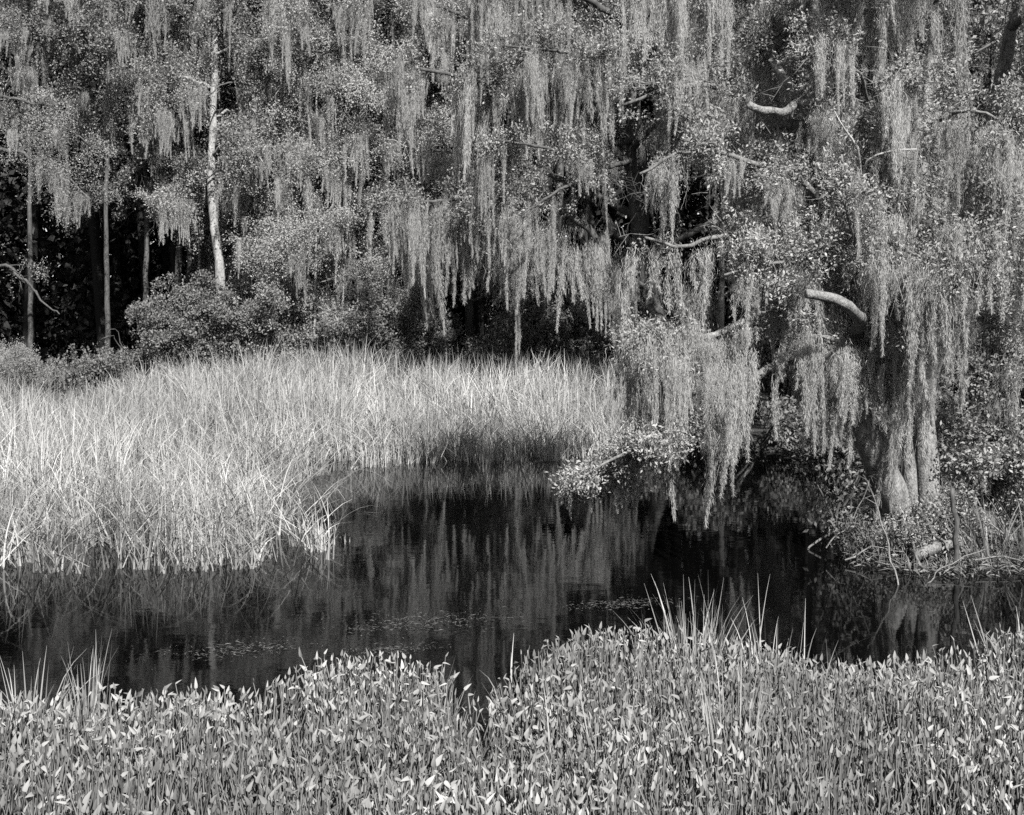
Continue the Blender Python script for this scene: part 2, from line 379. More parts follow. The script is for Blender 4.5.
def keep(w):                                       # openings in the crowns, where the photograph looks into the dark between boughs
    px = HX + F * w[:, 0] / w[:, 1]; py = HY - F * (w[:, 2] - CH) / w[:, 1]
    return w[:, 1] >= GM[np.clip(py + 100, 0, 999).astype(int), np.clip(px + 140, 0, 1299).astype(int)]
class Tree:
    """root Empty > trunk, limb (> foliage, moss_festoon); all coordinates are relative to the base"""
    def __init__(s, name, base, label, cat, group=None, leaf=M_WOODLEAF, barkm=M_DARKBARK, leafL=(.05, .08), leafW=.4, limbname='limb', twig_r=.006):
        s.base = np.asarray(base, float); s.root = empty(name, base, label, cat, group)
        s.leaf, s.bark, s.L, s.W, s.limbname, s.tr = leaf, barkm, leafL, leafW, limbname, twig_r
        s.moss = []
    def trunk(s, pth, r0, r1, flare=.5, sides=14, name='trunk'):
        p = smooth_path(pth, .25, .012) - s.base
        t = np.linspace(0, 1, len(p)); r = r0 + (r1 - r0) * t ** .8
        hgt = np.linalg.norm(p - p[0], axis=1); r = r * (1 + flare * np.exp(-hgt / .35))
        m = MB(); m.add(*capped(p, r, sides, .075))
        return build(name, m, s.bark, s.root, True)
    def limb(s, pth, r0, r1, twigs=12, tl=.7, nl=110, t0=.2, moss=3.0, ml=(.5, 1.2), name=None, wig=.02, up=.25, rest=None, spread=.06, barkm=None, flat=1.):
        p = smooth_path(pth, .15, wig) - s.base
        seg = np.linalg.norm(np.diff(p, axis=0), axis=1); Ln = seg.sum(); cum = np.concatenate([[0], np.cumsum(seg)]) / Ln
        m = MB(); r = r0 + (r1 - r0) * cum ** .8
        m.add(*capped(p, r, 8 if r0 > .03 else 5, .05))
        def at(t): return np.stack([np.interp(t, cum, p[:, i]) for i in range(3)], -1)
        n = int(twigs * Ln * (1 - t0))
        fol = None
        if n > 0:
            cc = rng.uniform(t0, 1, max(3, n // 5)); t = np.clip(cc[rng.integers(len(cc), size=n)] + rng.normal(0, .025, n), t0 * .8, 1)
            t = t[keep(at(t) + s.base)]; n = len(t)
            st = at(t); tg = norm(at(np.clip(t + .03, 0, 1.0)) - at(t - .03))
            d = randu(n); d -= .6 * (d * tg).sum(1, keepdims=True) * tg; d = norm((d + .45 * tg) * np.array([1, 1, flat]) + np.array([0, 0, up * flat]))
            ln = tl * rng.uniform(.45, 1.2, n) * (1 - .35 * t)
            u = np.linspace(0, 1, 5)[None, :, None]
            kink = rng.normal(size=(n, 5, 3)) * .05 * ln[:, None, None]; kink[:, 0] = 0
            tp = st[:, None] + d[:, None] * u * ln[:, None, None] + np.array([0, 0, -.22]) * u ** 2 * ln[:, None, None] + kink
            m.add(*tubes(tp, np.linspace(1.4, .45, 5)[None] * s.tr * np.ones((n, 1)), 3))
            # side twigs
            ns = 4; i = np.repeat(np.arange(n), ns); a = rng.uniform(.3, 1, n * ns)
            def tat(i, a):
                x = a * 4; k = np.clip(x.astype(int), 0, 3); fr = (x - k)[:, None]
                return tp[i, k] * (1 - fr) + tp[i, k + 1] * fr
            s0 = tat(i, a); sd = norm(d[i] * .7 + randu(n * ns)); sl = ln[i] * rng.uniform(.2, .45, n * ns)
            u3 = np.linspace(0, 1, 3)[None, :, None]
            sp = s0[:, None] + sd[:, None] * u3 * sl[:, None, None] + np.array([0, 0, -.15]) * u3 ** 2 * sl[:, None, None]
            m.add(*tubes(sp, np.linspace(.8, .35, 3)[None] * s.tr * np.ones((n * ns, 1)), 3))
            # leaves, gathered round the twig ends
            if nl > 0:
                k = n * nl; j = rng.integers(n * ns, size=k); b = rng.uniform(.15, 1.05, k) ** .7
                pos = sp[j, 0] + (sp[j, 2] - sp[j, 0]) * b[:, None] + rng.normal(size=(k, 3)) * spread
                ax = norm(sd[j] * .7 + randu(k) + np.array([0, 0, .1]))
                kk = keep(pos + s.base); pos = pos[kk]; ax = ax[kk]; k = len(pos); LL = rng.uniform(*s.L, k)
                fm = MB(); fm.add(*leaves(pos, ax, LL, LL * s.W * rng.uniform(.7, 1.2, k)))
                fol = fm
        o = build(name or s.limbname, m, barkm or s.bark, s.root, True)
        if fol: build('foliage', fol, s.leaf, o)
        # hanging places for moss: on the limb and on the twigs
        k = int(moss * Ln)
        if k > 0:
            cc = rng.uniform(max(t0 - .1, .05), 1, max(2, k // 5)); t = np.clip(cc[rng.integers(len(cc), size=k)] + rng.normal(0, .03, k), .03, 1); hp = at(t)
            if n > 0:
                on = rng.uniform(0, 1, k) < .55; ii = rng.integers(n, size=k); hp = np.where(on[:, None], tp[ii, 3], hp)
            for h in hp:
                L = rng.uniform(*ml) * rng.uniform(.6, 1)
                hw = (h + s.base)[None] + np.linspace(.1, .95, 6)[:, None] * np.array([[0, 0, -L]])
                if keep(hw).sum() < 6: continue
                s.moss.append((L * rng.uniform(.8, 1.2), h, o, L))
        return o
    def hang(s, px, py, d, L, parent, wide=1.0):
        s.moss.append((99 + L, P(px + rng.normal(0, 6), py + rng.uniform(-22, 10), d + rng.normal(0, .25)) - s.base, parent, L * rng.uniform(.8, 1.05), wide * .9))
    def finish(s, cap=98):
        s.moss.sort(key=lambda q: -q[0]); restm = MB()
        for i, q in enumerate(s.moss):
            h, par, L = q[1], q[2], q[3]; wide = q[4] if len(q) > 4 else 1.
            k = rng.integers(len(MOSS)); rz = rng.uniform(0, 6.28); sx = L ** .5 * rng.uniform(.75, 1.25) * wide
            if i < cap:
                o = link('moss_festoon', MOSS[k], par, h); o.rotation_euler = (rng.normal(0, .04), rng.normal(0, .04), rz); o.scale = (sx, sx, L)
            else:
                c, sn = math.cos(rz), math.sin(rz)
                Rm = np.array([[c, -sn, 0], [sn, c, 0], [0, 0, 1]]) * np.array([sx, sx, L])[None]
                v, f = MOSSA[k]; restm.add(v @ Rm.T + h, f)
        if restm.n: tag(build('moss_festoon', restm, M_MOSS, s.root), kind='stuff')
        return s.root
def PP(*a): return np.array([P(*q) for q in a])

# ---- the big oak on the right bank
b0 = P(912, 524, 14.7); b0[2] = .28
oak = Tree('live_oak', b0, 'big leaning oak with several pale stems on the right bank, draped in moss', 'tree', None, M_OAKLEAF, M_LIMB, (.03, .06), .42)
oak.bark = M_BARK
T1 = oak.trunk(PP((906, 532, 14.7), (890, 488, 14.6), (873, 448, 14.4), (857, 415, 14.3), (848, 380, 14.4), (846, 320, 14.7), (855, 250, 14.8), (850, 150, 15), (835, 40, 15.2), (815, -120, 15.5)), .2, .07, .05)
oak.trunk(PP((912, 530, 14.8), (909, 470, 14.8), (904, 420, 14.8), (900, 350, 14.9), (915, 250, 15), (925, 130, 15.2), (935, 0, 15.4), (940, -130, 15.6)), .085, .05, .1)
oak.trunk(PP((930, 530, 14.9), (929, 470, 14.9), (922, 420, 15), (935, 350, 15), (960, 260, 15.2), (985, 150, 15.4), (1010, 30, 15.6), (1030, -120, 15.8)), .15, .06, .08)
oak.bark = M_LIMB
def OL(a, r0, r1, **k):
    d = dict(twigs=16, tl=.8, nl=210, moss=6, ml=(.6, 1.5)); d.update(k)
    return oak.limb(PP(*a), r0, r1, **d)
l1 = OL(((850, 150, 15), (825, 122, 14.7), (790, 125, 14.6), (750, 120, 14.4), (715, 85, 13.9), (670, 90, 13.5), (625, 105, 13.5)), .08, .02, t0=.15)
OL(((835, 40, 15.2), (800, -10, 14.8), (772, 15, 14.4), (768, 45, 14.2)), .09, .062, t0=.1, twigs=14, moss=9)
oak.limb(PP((768, 45, 14.2), (779, 68, 13.9), (790, 88, 13.6), (798, 102, 13.4), (788, 109, 13.2), (772, 113, 13.1), (757, 109, 13), (748, 103, 13)), .062, .045, twigs=.8, tl=.3, nl=0, moss=0, name='dead_branch', barkm=M_BARK)
oak.limb(PP((797, 104, 13.4), (803, 103, 13.25), (812, 98, 13.3)), .06, .03, twigs=0, moss=0, name='dead_branch', barkm=M_BARK)
l2 = OL(((850, 335, 14.65), (856, 314, 14.2), (838, 299, 13.9), (805, 293, 13.6), (770, 310, 13.5), (730, 330, 13.4), (690, 340, 13.3), (650, 352, 13.3)), .11, .02, t0=.42, barkm=M_BARK)
l3 = OL(((849, 375, 14.55), (815, 352, 14), (775, 365, 13.7), (735, 398, 13.6), (700, 415, 13.5), (650, 440, 13.5), (605, 470, 13.5), (572, 488, 13.5)), .08, .008, t0=.45, up=.1, tl=.4, twigs=24, nl=120, flat=.25, moss=2.5, ml=(.3, .6))
OL(((720, 410, 13.6), (680, 425, 13.3), (645, 442, 13.1), (608, 462, 13), (580, 480, 13), (562, 496, 13)), .05, .008, t0=.1, up=.1, tl=.33, twigs=26, nl=110, flat=.25, moss=1.5, ml=(.25, .5))
OL(((700, 425, 13.4), (655, 440, 12.8), (615, 456, 12.5), (578, 478, 12.3)), .04, .008, t0=.2, up=.1, tl=.33, twigs=24, nl=110, flat=.25, moss=1.5, ml=(.25, .45))
OL(((815, -120, 15.5), (740, -140, 14.6), (680, -150, 14.2), (620, -140, 14)), .06, .02, twigs=24, nl=260)  # unseen bough above the frame, added to cast shade on the reeds
OL(((815, -120, 15.5), (800, -170, 13.8), (740, -190, 13)), .06, .02, twigs=24, nl=260)  # another unseen bough overhead, added to thicken that shadow
l4 = OL(((935, 345, 15), (908, 345, 14.2), (885, 362, 13.9), (862, 357, 13.8), (840, 343, 13.8), (810, 335, 13.8), (785, 335, 13.8)), .06, .02, t0=.2, twigs=4, tl=.3, nl=30, moss=8, ml=(.8, 1.5))
OL(((945, 310, 15.1), (968, 288, 14.5), (980, 268, 14.2), (1020, 250, 14), (1080, 235, 13.8)), .07, .02, t0=.3)
OL(((965, 240, 15.2), (1000, 200, 14.8), (1060, 170, 14.5), (1120, 160, 14)), .07, .02)
OL(((851, 215, 14.9), (800, 222, 14.2), (740, 232, 13.7), (690, 245, 13.4), (645, 240, 13.3)), .07, .015, t0=.05)
OL(((835, 40, 15.2), (780, -10, 14.5), (700, -30, 14), (620, -40, 14)), .08, .02, ml=(.8, 1.6), moss=7)
OL(((935, 0, 15.4), (905, -25, 14.4), (870, -30, 13.8), (820, -30, 13.4)), .06, .02, ml=(.8, 1.5), moss=7)
OL(((1010, 30, 15.6), (1050, 0, 14.8), (1120, -20, 14.2)), .06, .02)
OL(((990, 130, 15.4), (1080, 80, 13.5), (1180, 50, 12), (1320, 40, 11)), .08, .03, twigs=16)  # bough out of view at right, added to shade the ground under the oak
OL(((1020, -40, 15.7), (1130, -120, 13.6), (1250, -200, 12), (1330, -260, 11)), .07, .03, twigs=16)  # higher unseen bough, added so the crown blocks more sun
OL(((846, 320, 14.7), (880, 262, 13.9), (940, 225, 13.4), (1000, 212, 13)), .06, .015)
OL(((852, 250, 14.8), (805, 185, 13.9), (745, 160, 13.4), (690, 150, 13.2), (640, 175, 13.2)), .06, .015, t0=.05)
OL(((850, 150, 15), (900, 100, 16.2), (960, 60, 17.5)), .06, .02)
OL(((918, 230, 15), (880, 200, 14), (900, 120, 13.3), (905, 60, 13.2)), .05, .015)
OL(((846, 320, 14.7), (800, 270, 16), (740, 240, 17.2), (690, 230, 18)), .06, .02)
OL(((935, 350, 15), (980, 330, 16), (1040, 310, 17)), .06, .02)
OL(((815, -120, 15.5), (760, -150, 14.5), (690, -170, 13.6)), .06, .02)
OL(((940, -130, 15.6), (960, -180, 14.2), (990, -220, 13)), .06, .02)
OL(((1030, -120, 15.8), (1000, -160, 14), (940, -190, 12.5), (900, -210, 11.5)), .06, .02)
OL(((868, 345, 14.2), (900, 300, 13.7), (950, 290, 13.4)), .04, .012, tl=.5)
OL(((846, 320, 14.7), (858, 270, 13.6), (850, 220, 13), (838, 180, 12.8)), .04, .012, moss=8, ml=(.8, 1.6))
OL(((850, 150, 15), (868, 100, 13.8), (850, 60, 13.2), (820, 50, 13)), .04, .012, moss=8, ml=(.8, 1.6))
OL(((855, 250, 14.8), (820, 265, 13.6), (775, 262, 13.1), (720, 275, 12.9)), .04, .012)
OL(((855, 250, 14.8), (890, 240, 13.4), (930, 260, 12.9), (985, 255, 12.8)), .04, .012)
OL(((925, 130, 15.2), (940, 120, 14), (970, 110, 13.3), (1020, 130, 13)), .04, .012)
DB = dict(twigs=1.2, tl=.25, nl=0, moss=0, name='dead_branch', barkm=M_TWIG)
oak.limb(PP((856, 230, 14.7), (862, 190, 13.6), (867, 160, 13.2), (890, 153, 13.1), (917, 149, 13)), .035, .008, **DB)
oak.limb(PP((862, 188, 13.6), (856, 150, 13.3), (846, 128, 13.2), (836, 110, 13.1)), .028, .006, **DB)
oak.limb(PP((851, 184, 13.7), (846, 165, 13.5), (842, 152, 13.4)), .03, .012, **DB)
oak.limb(PP((857, 345, 14.5), (859, 325, 13.5), (855, 312, 12.9), (843, 301, 12.7), (825, 296, 12.6), (806, 293, 12.5)), .1, .05, twigs=.8, tl=.3, nl=0, moss=0, name='dead_branch', barkm=M_BARK)
oak.limb(PP((968, 288, 14.5), (975, 275, 14), (984, 266, 13.7)), .03, .012, **DB)
oak.limb(PP((840, 60, 15), (846, 30, 14.4), (862, 12, 14), (885, 8, 13.8)), .08, .03, **DB)
for k in range(7):
    a = rng.uniform(2.2, 5.6); rr = rng.uniform(.6, 1.3); x0, y0 = b0[0] + .15 * math.cos(a), b0[1] + .15 * math.sin(a)
    q = [(x0, y0, .5), (x0 + .35 * rr * math.cos(a), y0 + .35 * rr * math.sin(a), .42), (x0 + .8 * rr * math.cos(a + .2), y0 + .8 * rr * math.sin(a + .2), .2), (x0 + 1.1 * rr * math.cos(a + .3), y0 + 1.1 * rr * math.sin(a + .3), -.1)]
    oak.limb(np.array(q), .04, .01, twigs=0, moss=0, name='root', wig=.05)
for q in range(24):
    px = rng.uniform(652, 748); py = 295 + abs(px - 690) * .7 + rng.uniform(0, 90)
    oak.hang(px, py, rng.uniform(12.9, 13.9), rng.uniform(.5, 1.35) * (1.1 - .004 * max(0, px - 700)), l2, rng.uniform(.8, 1.35))
for (px, py, L, w) in ((795, 335, .9, 1.2), (815, 336, 1.1, 1.2), (828, 340, 1.4, 1.3), (845, 345, 1.2, 1.2), (908, 350, 1.3, .9), (905, 350, 2.0, .8), (925, 345, .8, 1), (935, 340, .7, 1), (800, 345, 1.0, 1.4), (820, 350, 1.2, 1.4), (835, 350, 1.1, 1.4), (850, 352, .9, 1.3), (812, 340, 1.3, 1.2)): oak.hang(px, py, 13.8, L, l4, w)
for (px, py, L, w) in ((968, 290, 1.4, .9), (955, 290, 1.2, .8), (932, 292, .7, 1)): oak.hang(px, py, 14, L, l4, w)
for (px, py, L, w) in ((618, 462, .95, .8), (640, 448, .5, 1), (606, 470, .45, .8), (660, 438, .5, 1)): oak.hang(px, py, 13.5, L, l3, w)
oak.finish()

# ---- the oak across the reeds, its limbs spreading left
K2 = 1.3
def P2(*a): return np.array([P(x, y, d * K2) for x, y, d in a])
b1 = P2((668, 440, 25))[0]; b1[2] = .15
oak2 = Tree('live_oak', b1, 'wide oak behind the reed bed with dense grey moss hanging from its limbs', 'tree', None, M_OAKLEAF, M_DARKBARK, (.06, .1), .45, twig_r=.008)
oak2.trunk(P2((668, 395, 25), (662, 340, 25), (643, 260, 25), (632, 150, 25), (640, 30, 25.2), (650, -90, 25.5), (655, -160, 25.5)), .26, .09)
def O2(a, r0, r1, **k):
    d = dict(twigs=13, tl=1.2, nl=130, moss=4.5, ml=(1.2, 2.9), spread=.1); d.update(k)
    return oak2.limb(P2(*a), r0 * 1.2, r1 * 1.2, **d)
g1 = O2(((640, 250, 25), (612, 232, 24.6), (600, 244, 24.3), (588, 228, 24), (560, 212, 24), (500, 200, 23.5), (440, 200, 23.3), (390, 208, 23.3)), .12, .02, t0=.35)
O2(((632, 170, 25), (580, 110, 24), (520, 80, 23.5), (460, 75, 23), (400, 65, 23)), .12, .03)
O2(((640, 40, 25), (590, 0, 24), (530, -20, 23.5), (470, -30, 23)), .1, .03)
O2(((650, 290, 25), (620, 272, 24.5), (580, 255, 24.3), (545, 245, 24.2)), .07, .02, twigs=6, ml=(1.2, 2.2), moss=6)
O2(((636, 200, 25), (700, 140, 24), (760, 100, 23.5)), .1, .03)
O2(((643, 260, 25), (720, 220, 24), (800, 210, 23.5)), .1, .03)
O2(((632, 140, 25), (575, 150, 23.4), (530, 145, 22.6), (490, 140, 22.4)), .08, .02)
O2(((634, 215, 25), (570, 182, 25.7), (500, 160, 26.5), (430, 150, 27)), .1, .03)
O2(((640, 20, 25), (700, -20, 24.5), (780, -60, 24)), .1, .03)
O2(((652, -100, 25.5), (600, -130, 24.5), (540, -140, 24)), .08, .03)
O2(((634, 160, 25), (600, 170, 23.6), (560, 190, 22.6), (520, 215, 22.2)), .07, .02)
O2(((638, 80, 25), (560, 40, 25), (480, 20, 25.5), (420, 0, 26)), .09, .03)
O2(((612, 232, 24.6), (605, 205, 24.2), (622, 190, 24.1)), .09, .05, twigs=0, moss=0, name='dead_branch', barkm=M_TWIG)
for (px, py, L, w) in ((430, 225, 2.1, 1.2), (412, 222, 1.3, 1.2), (470, 225, 1.7, 1.3), (515, 225, 1.9, 1.3), (513, 250, 2.2, .7), (540, 240, 1.6, 1.2), (598, 250, 2.1, .7), (600, 260, 1.8, .8), (627, 240, 2.4, .7), (578, 245, 1.9, 1.3), (592, 240, 2.0, 1.2), (452, 222, 1.4, 1.3), (493, 222, 1.6, 1.2)): oak2.hang(px, py, 24 * K2, L * K2, g1, w * 1.15)
O2(((638, 80, 25), (600, 60, 23.5), (550, 50, 22.8), (500, 45, 22.6)), .07, .02)
O2(((632, 150, 25), (660, 120, 23.8), (700, 70, 23.4), (720, 30, 23.2)), .07, .02)
O2(((640, 30, 25.2), (660, 40, 23.8), (640, 60, 23), (610, 50, 22.6)), .07, .02)
for (px, py, L, w) in ((470, 80, 1.6, 1.4), (490, 85, 2.0, 1.2), (515, 85, 1.3, 1.2), (565, 90, 2.0, .9), (600, 115, 2.2, .7), (575, 60, 1.6, 1.2), (550, 75, 1.5, 1.2)): oak2.hang(px, py, 23.3 * K2, L * K2, g1, w * 1.15)
oak2.finish()

# ---- woodland trees
def wood_tree(name, px, d, H, r, label, crown0=.3, Rc=3.0, nlimb=11, cat='tree', group=None, leaf=M_WOODLEAF, barkm=M_DARKBARK, leafL=(.055, .1), leafW=.55, twigs=11, tl=1.25, nl=190,
              moss=1.6, ml=(.7, 2.0), lean=0., droop=.15, up=.25, limbbark=None, twr=.009, trunk_name='trunk', spread=.12, top=True):
    x = (px - HX) / F * d; z = float(height(x, d)); b = np.array([x, d, z - .05])
    T = Tree(name, b, label, cat, group, leaf, barkm, leafL, leafW, twig_r=twr)
    tp = [b + np.array([lean * H * t + rng.normal(0, .35 * r + .02) * (t > 0), rng.normal(0, .35 * r + .02) * (t > 0), H * t]) for t in np.linspace(0, 1, 7)]
    T.trunk(tp, r, r * .25)
    sp = np.array(tp)
    for i in range(nlimb):
        t = crown0 + (1 - crown0) * (i + rng.uniform(0, .8)) / nlimb
        s0 = np.array([np.interp(t, np.linspace(0, 1, 7), sp[:, k]) for k in range(3)])
        a = i * 2.4 + rng.normal(0, .5); L = Rc * (.6 + .6 * math.sin(min(1, (1.05 - t) / (1.05 - crown0) * 1.1) * 1.7)) * rng.uniform(.75, 1.2)
        dr = np.array([math.cos(a), math.sin(a), 0])
        q = [s0, s0 + dr * L * .35 + (0, 0, .12 * L), s0 + dr * L * .7 + (0, 0, (.18 - droop * .5) * L), s0 + dr * L + (0, 0, (.15 - droop) * L)]
        T.limb(np.array(q), r * .35 * (1.1 - t * .6), .015, twigs=twigs, tl=tl, nl=nl, t0=.2, moss=moss, ml=ml, wig=.05, up=up, spread=spread, barkm=limbbark)
    return T
WG = 'trees along the front of the wood'
def W(*a, **k):
    k.setdefault('group', WG); T = wood_tree(*a, **k); return T.finish()
protoA = W('broadleaf_tree', 145, 39, 17, .1, 'leafy dark tree between the thin black trunk and the pale straight trunk', crown0=.42, Rc=3.2, moss=1.5)
W('cypress_tree', 213, 37.2, 18, .18, 'tree with a straight pale trunk hung with moss, tallest bare stem at left', crown0=.3, Rc=2.3, barkm=M_PALEBARK, nlimb=14, moss=3.2, droop=.3)
W('broadleaf_tree', 107, 36.5, 17, .09, 'slender tree with a thin dark trunk before the black hollow at left', crown0=.55, Rc=2.2, nlimb=8)
W('mossy_tree', -50, 32, 15, .25, 'moss hung tree leaning in at the left photo edge', crown0=.22, Rc=3.6, nlimb=13, moss=2.6, ml=(.6, 1.6), droop=.4, leaf=M_PALELEAF, leafL=(.04, .08), leafW=.3)
protoB = W('cypress_tree', 268, 37.5, 16, .14, 'feathery tree with drooping mossy boughs right of the pale straight trunk', crown0=.15, Rc=2.6, nlimb=15, moss=3, droop=.4, leaf=M_PALELEAF, leafL=(.05, .1), leafW=.35, barkm=M_DARKBARK, nl=140)
W('young_tree', 316, 36.6, 13, .05, 'thin pale sapling trunk draped in moss, left of the leaning pair', crown0=.2, Rc=1.6, nlimb=12, barkm=M_PALEBARK, moss=2.0, ml=(1.0, 2.4), leaf=M_PALELEAF, leafL=(.05, .08))
W('young_tree', 338, 36.4, 13, .05, 'leaning pale sapling hung with long moss beside the wide oak', crown0=.2, Rc=1.6, nlimb=12, barkm=M_PALEBARK, moss=2.2, ml=(1., 2.4), lean=.06, leaf=M_PALELEAF, leafL=(.05, .08))
protoC = W('broadleaf_tree', 395, 37.6, 18, .11, 'airy light tree with fine pale twigs standing left of the wide oak', crown0=.16, Rc=3.2, nlimb=18, barkm=M_DARKBARK, limbbark=M_TWIG, twr=.012, leaf=M_PALELEAF, leafL=(.05, .09), moss=.9, up=.4, nl=150)
W('broadleaf_tree', 470, 38, 18, .16, 'tall leafy tree rising behind the left limbs of the wide oak', crown0=.15, Rc=3.0, nlimb=16, leaf=M_PALELEAF, moss=1.2, leafL=(.05, .09), nl=150)
protoD = W('broadleaf_tree', 30, 37, 17, .09, 'dense leafy tree above the black hollow near the left edge', crown0=.48, Rc=3.4, nlimb=12, moss=1.4)
W('broadleaf_tree', 560, 38.5, 17, .18, 'dark tree half hidden behind the middle of the wide oak', crown0=.15, Rc=3, nlimb=14, moss=2)
W('broadleaf_tree', 812, 28, 14, .1, 'shaded tree seen through the gap between the two oaks', crown0=.28, Rc=3, moss=1.6)
W('broadleaf_tree', 880, 25, 13, .2, 'shaded tree directly behind the big leaning oak', crown0=.3, Rc=3, moss=1.8)
W('broadleaf_tree', 990, 25, 13, .09, 'tree with a thin trunk behind the right side of the leaning oak', crown0=.3, Rc=2.6, moss=1.8)
W('broadleaf_tree', 1110, 21, 12, .2, 'leafy tree at the right photo edge behind the leaning oak', crown0=.25, Rc=3, moss=1.6)
W('broadleaf_tree', 300, 39, 16, .12, 'bushy tree filling the gap behind the thin pale saplings', crown0=.12, Rc=2.8, nlimb=16, leaf=M_PALELEAF, leafL=(.06, .1), moss=1.6, limbbark=M_TWIG, twr=.011)
W('broadleaf_tree', 430, 39.5, 15, .12, 'bushy tree behind the left tip of the wide oak', crown0=.12, Rc=2.6, nlimb=15, moss=1.8)
W('broadleaf_tree', 180, 40, 17, .14, 'leafy tree just left of and behind the pale straight trunk', crown0=.28, Rc=2.8, nlimb=14, moss=2.4)
W('broadleaf_tree', 236, 40, 16, .12, 'leafy tree just right of and behind the pale straight trunk', crown0=.18, Rc=2.6, nlimb=14, moss=2.2)
W('broadleaf_tree', 352, 40, 18, .13, 'tall tree with fine leaves filling the top left of centre', crown0=.2, Rc=3, nlimb=18, leaf=M_PALELEAF, leafL=(.06, .1), moss=1., limbbark=M_TWIG, twr=.012)
# more of the wood, deeper in
BL = 'tree standing in the shaded depth of the wood behind the front row'
for i, (px, d, s) in enumerate(((-90, 41, 1), (190, 42.5, 1.1), (240, 40, 1.), (310, 41, 1.1), (370, 39, 1.0), (430, 42, 1.1), (520, 40, 1), (720, 38, 1.1),
                                (820, 33, 1.0), (900, 36, 1.1), (960, 31, 1.), (1050, 33, 1.), (1130, 30, 1.))):
    o = copy_tree((protoA, protoD)[i % 2] if px < 640 else protoA)
    x = (px - HX) / F * d; o.location = (x, d, float(height(x, d)) - .05); o.rotation_euler.z = i * 1.7 + .6; o.scale = (s, s, s * rng.uniform(.92, 1.1))
    tag(o, BL, 'tree', 'trees deeper in the wood')
# far-off wood as one mass, its inner shade put into the leaf colour
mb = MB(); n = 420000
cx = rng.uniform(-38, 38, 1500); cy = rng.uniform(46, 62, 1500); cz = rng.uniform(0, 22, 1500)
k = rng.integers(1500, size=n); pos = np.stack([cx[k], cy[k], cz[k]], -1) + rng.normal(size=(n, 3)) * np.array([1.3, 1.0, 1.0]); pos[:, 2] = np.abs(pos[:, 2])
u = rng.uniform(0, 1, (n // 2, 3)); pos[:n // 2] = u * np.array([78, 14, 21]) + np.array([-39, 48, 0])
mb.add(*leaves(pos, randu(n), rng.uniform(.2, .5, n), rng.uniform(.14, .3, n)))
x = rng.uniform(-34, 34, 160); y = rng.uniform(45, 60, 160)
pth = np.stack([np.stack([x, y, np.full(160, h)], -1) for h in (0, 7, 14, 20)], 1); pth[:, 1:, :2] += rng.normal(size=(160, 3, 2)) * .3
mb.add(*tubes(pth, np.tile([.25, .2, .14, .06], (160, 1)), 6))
tag(build('far_wood', mb, M_SHADEDLEAF), 'dark far wood closing the view behind the mossy trees', 'wood', kind='stuff')

# ---------------------------------------------------------------- shrubs
def shrub(name, px, d, w, h, label, leaf=M_SHRUBLEAF, nst=8, group=None, leafL=(.06, .11), leafW=.55, twigs=8, tl=.8, nl=90, moss=0., ml=(.3, .8), z=None, spread=.08, droop=.2):
    x = (px - HX) / F * d; zz = float(height(x, d)) if z is None else z
    b = np.array([x, d, zz - .03]); T = Tree(name, b, label, 'shrub', group, leaf, M_DARKBARK, leafL, leafW, 'stem', .005)
    for i in range(nst):
        a = i * 2.4 + rng.normal(0, .4); rr = w * rng.uniform(.3, 1.0); hh = h * rng.uniform(.65, 1.05) * (1.1 - .35 * rr / w)
        dr = np.array([math.cos(a), math.sin(a), 0]); s0 = b + dr * .1 * w * .5
        T.limb(np.array([s0, s0 + dr * rr * .3 + (0, 0, hh * .5), s0 + dr * rr * .7 + (0, 0, hh * .85), s0 + dr * rr + (0, 0, hh * (1 - droop))]), .03, .008, twigs=twigs, tl=tl, nl=nl, t0=.2,
               moss=moss, ml=ml, wig=.04, spread=spread)
    return T.finish()
SG = 'shrubs between the reed bed and the wood'
for a in ((140, 36.8, 1.7, 2.6, 'dark leafy shrub behind the reeds, beside the black hollow'),
          (185, 37.2, 1.8, 3.4, 'tall rounded shrub left of the pale straight trunk behind the reeds'),
          (235, 36.9, 1.7, 2.9, 'shrub just right of the pale straight trunk behind the reeds'),
          (285, 36.6, 1.7, 3.2, 'shrub under the feathery cypress boughs behind the reeds'),
          (330, 36.8, 1.6, 2.9, 'shrub at the foot of the thin pale saplings'),
          (375, 36.7, 1.8, 3.0, 'dense dark shrub below the airy light tree'),
          (425, 36.9, 1.6, 2.5, 'shrub below the left tip of the wide oak moss'),
          (480, 36.8, 1.7, 2.3, 'low shrub under the left moss curtains of the wide oak'),
          (530, 36.9, 1.5, 2.3, 'low shrub under the middle moss curtains of the wide oak'),
          (575, 36.7, 1.6, 2.2, 'low shrub seen below the dark moss of the wide oak'),
          (625, 36.9, 1.6, 2.4, 'shrub at the right end of the row, beside the moss curtain over the water')):
    shrub('shrub', a[0], a[1] - .9, a[2] * 1.1, a[3] * 1.3, a[4], group=SG, leaf=M_SHRUBLEAF if a[0] != 285 else M_WOODLEAF)
shrub('shrub', 22, 29, 1.1, 2.4, 'rounded pale shrub trailing moss at the left edge above the reeds', M_PALELEAF, 10, None, (.03, .06), .3, 12, .5, 110, 2.2, (.4, 1.0), droop=.3)
shrub('shrub', 838, 14.3, .5, 1.25, 'sparse broad leaved shrub left of the leaning stem on the bank', M_SHRUBLEAF, 6, None, (.05, .09), .5, 6, .35, 16, .5, (.3, .5), z=.1)
shrub('shrub', 985, 15.2, 1.0, 1.7, 'leafy shrub with bits of moss right of the pale stems', M_OAKLEAF, 9, None, (.04, .08), .5, 9, .45, 50, 1.5, (.3, .7))
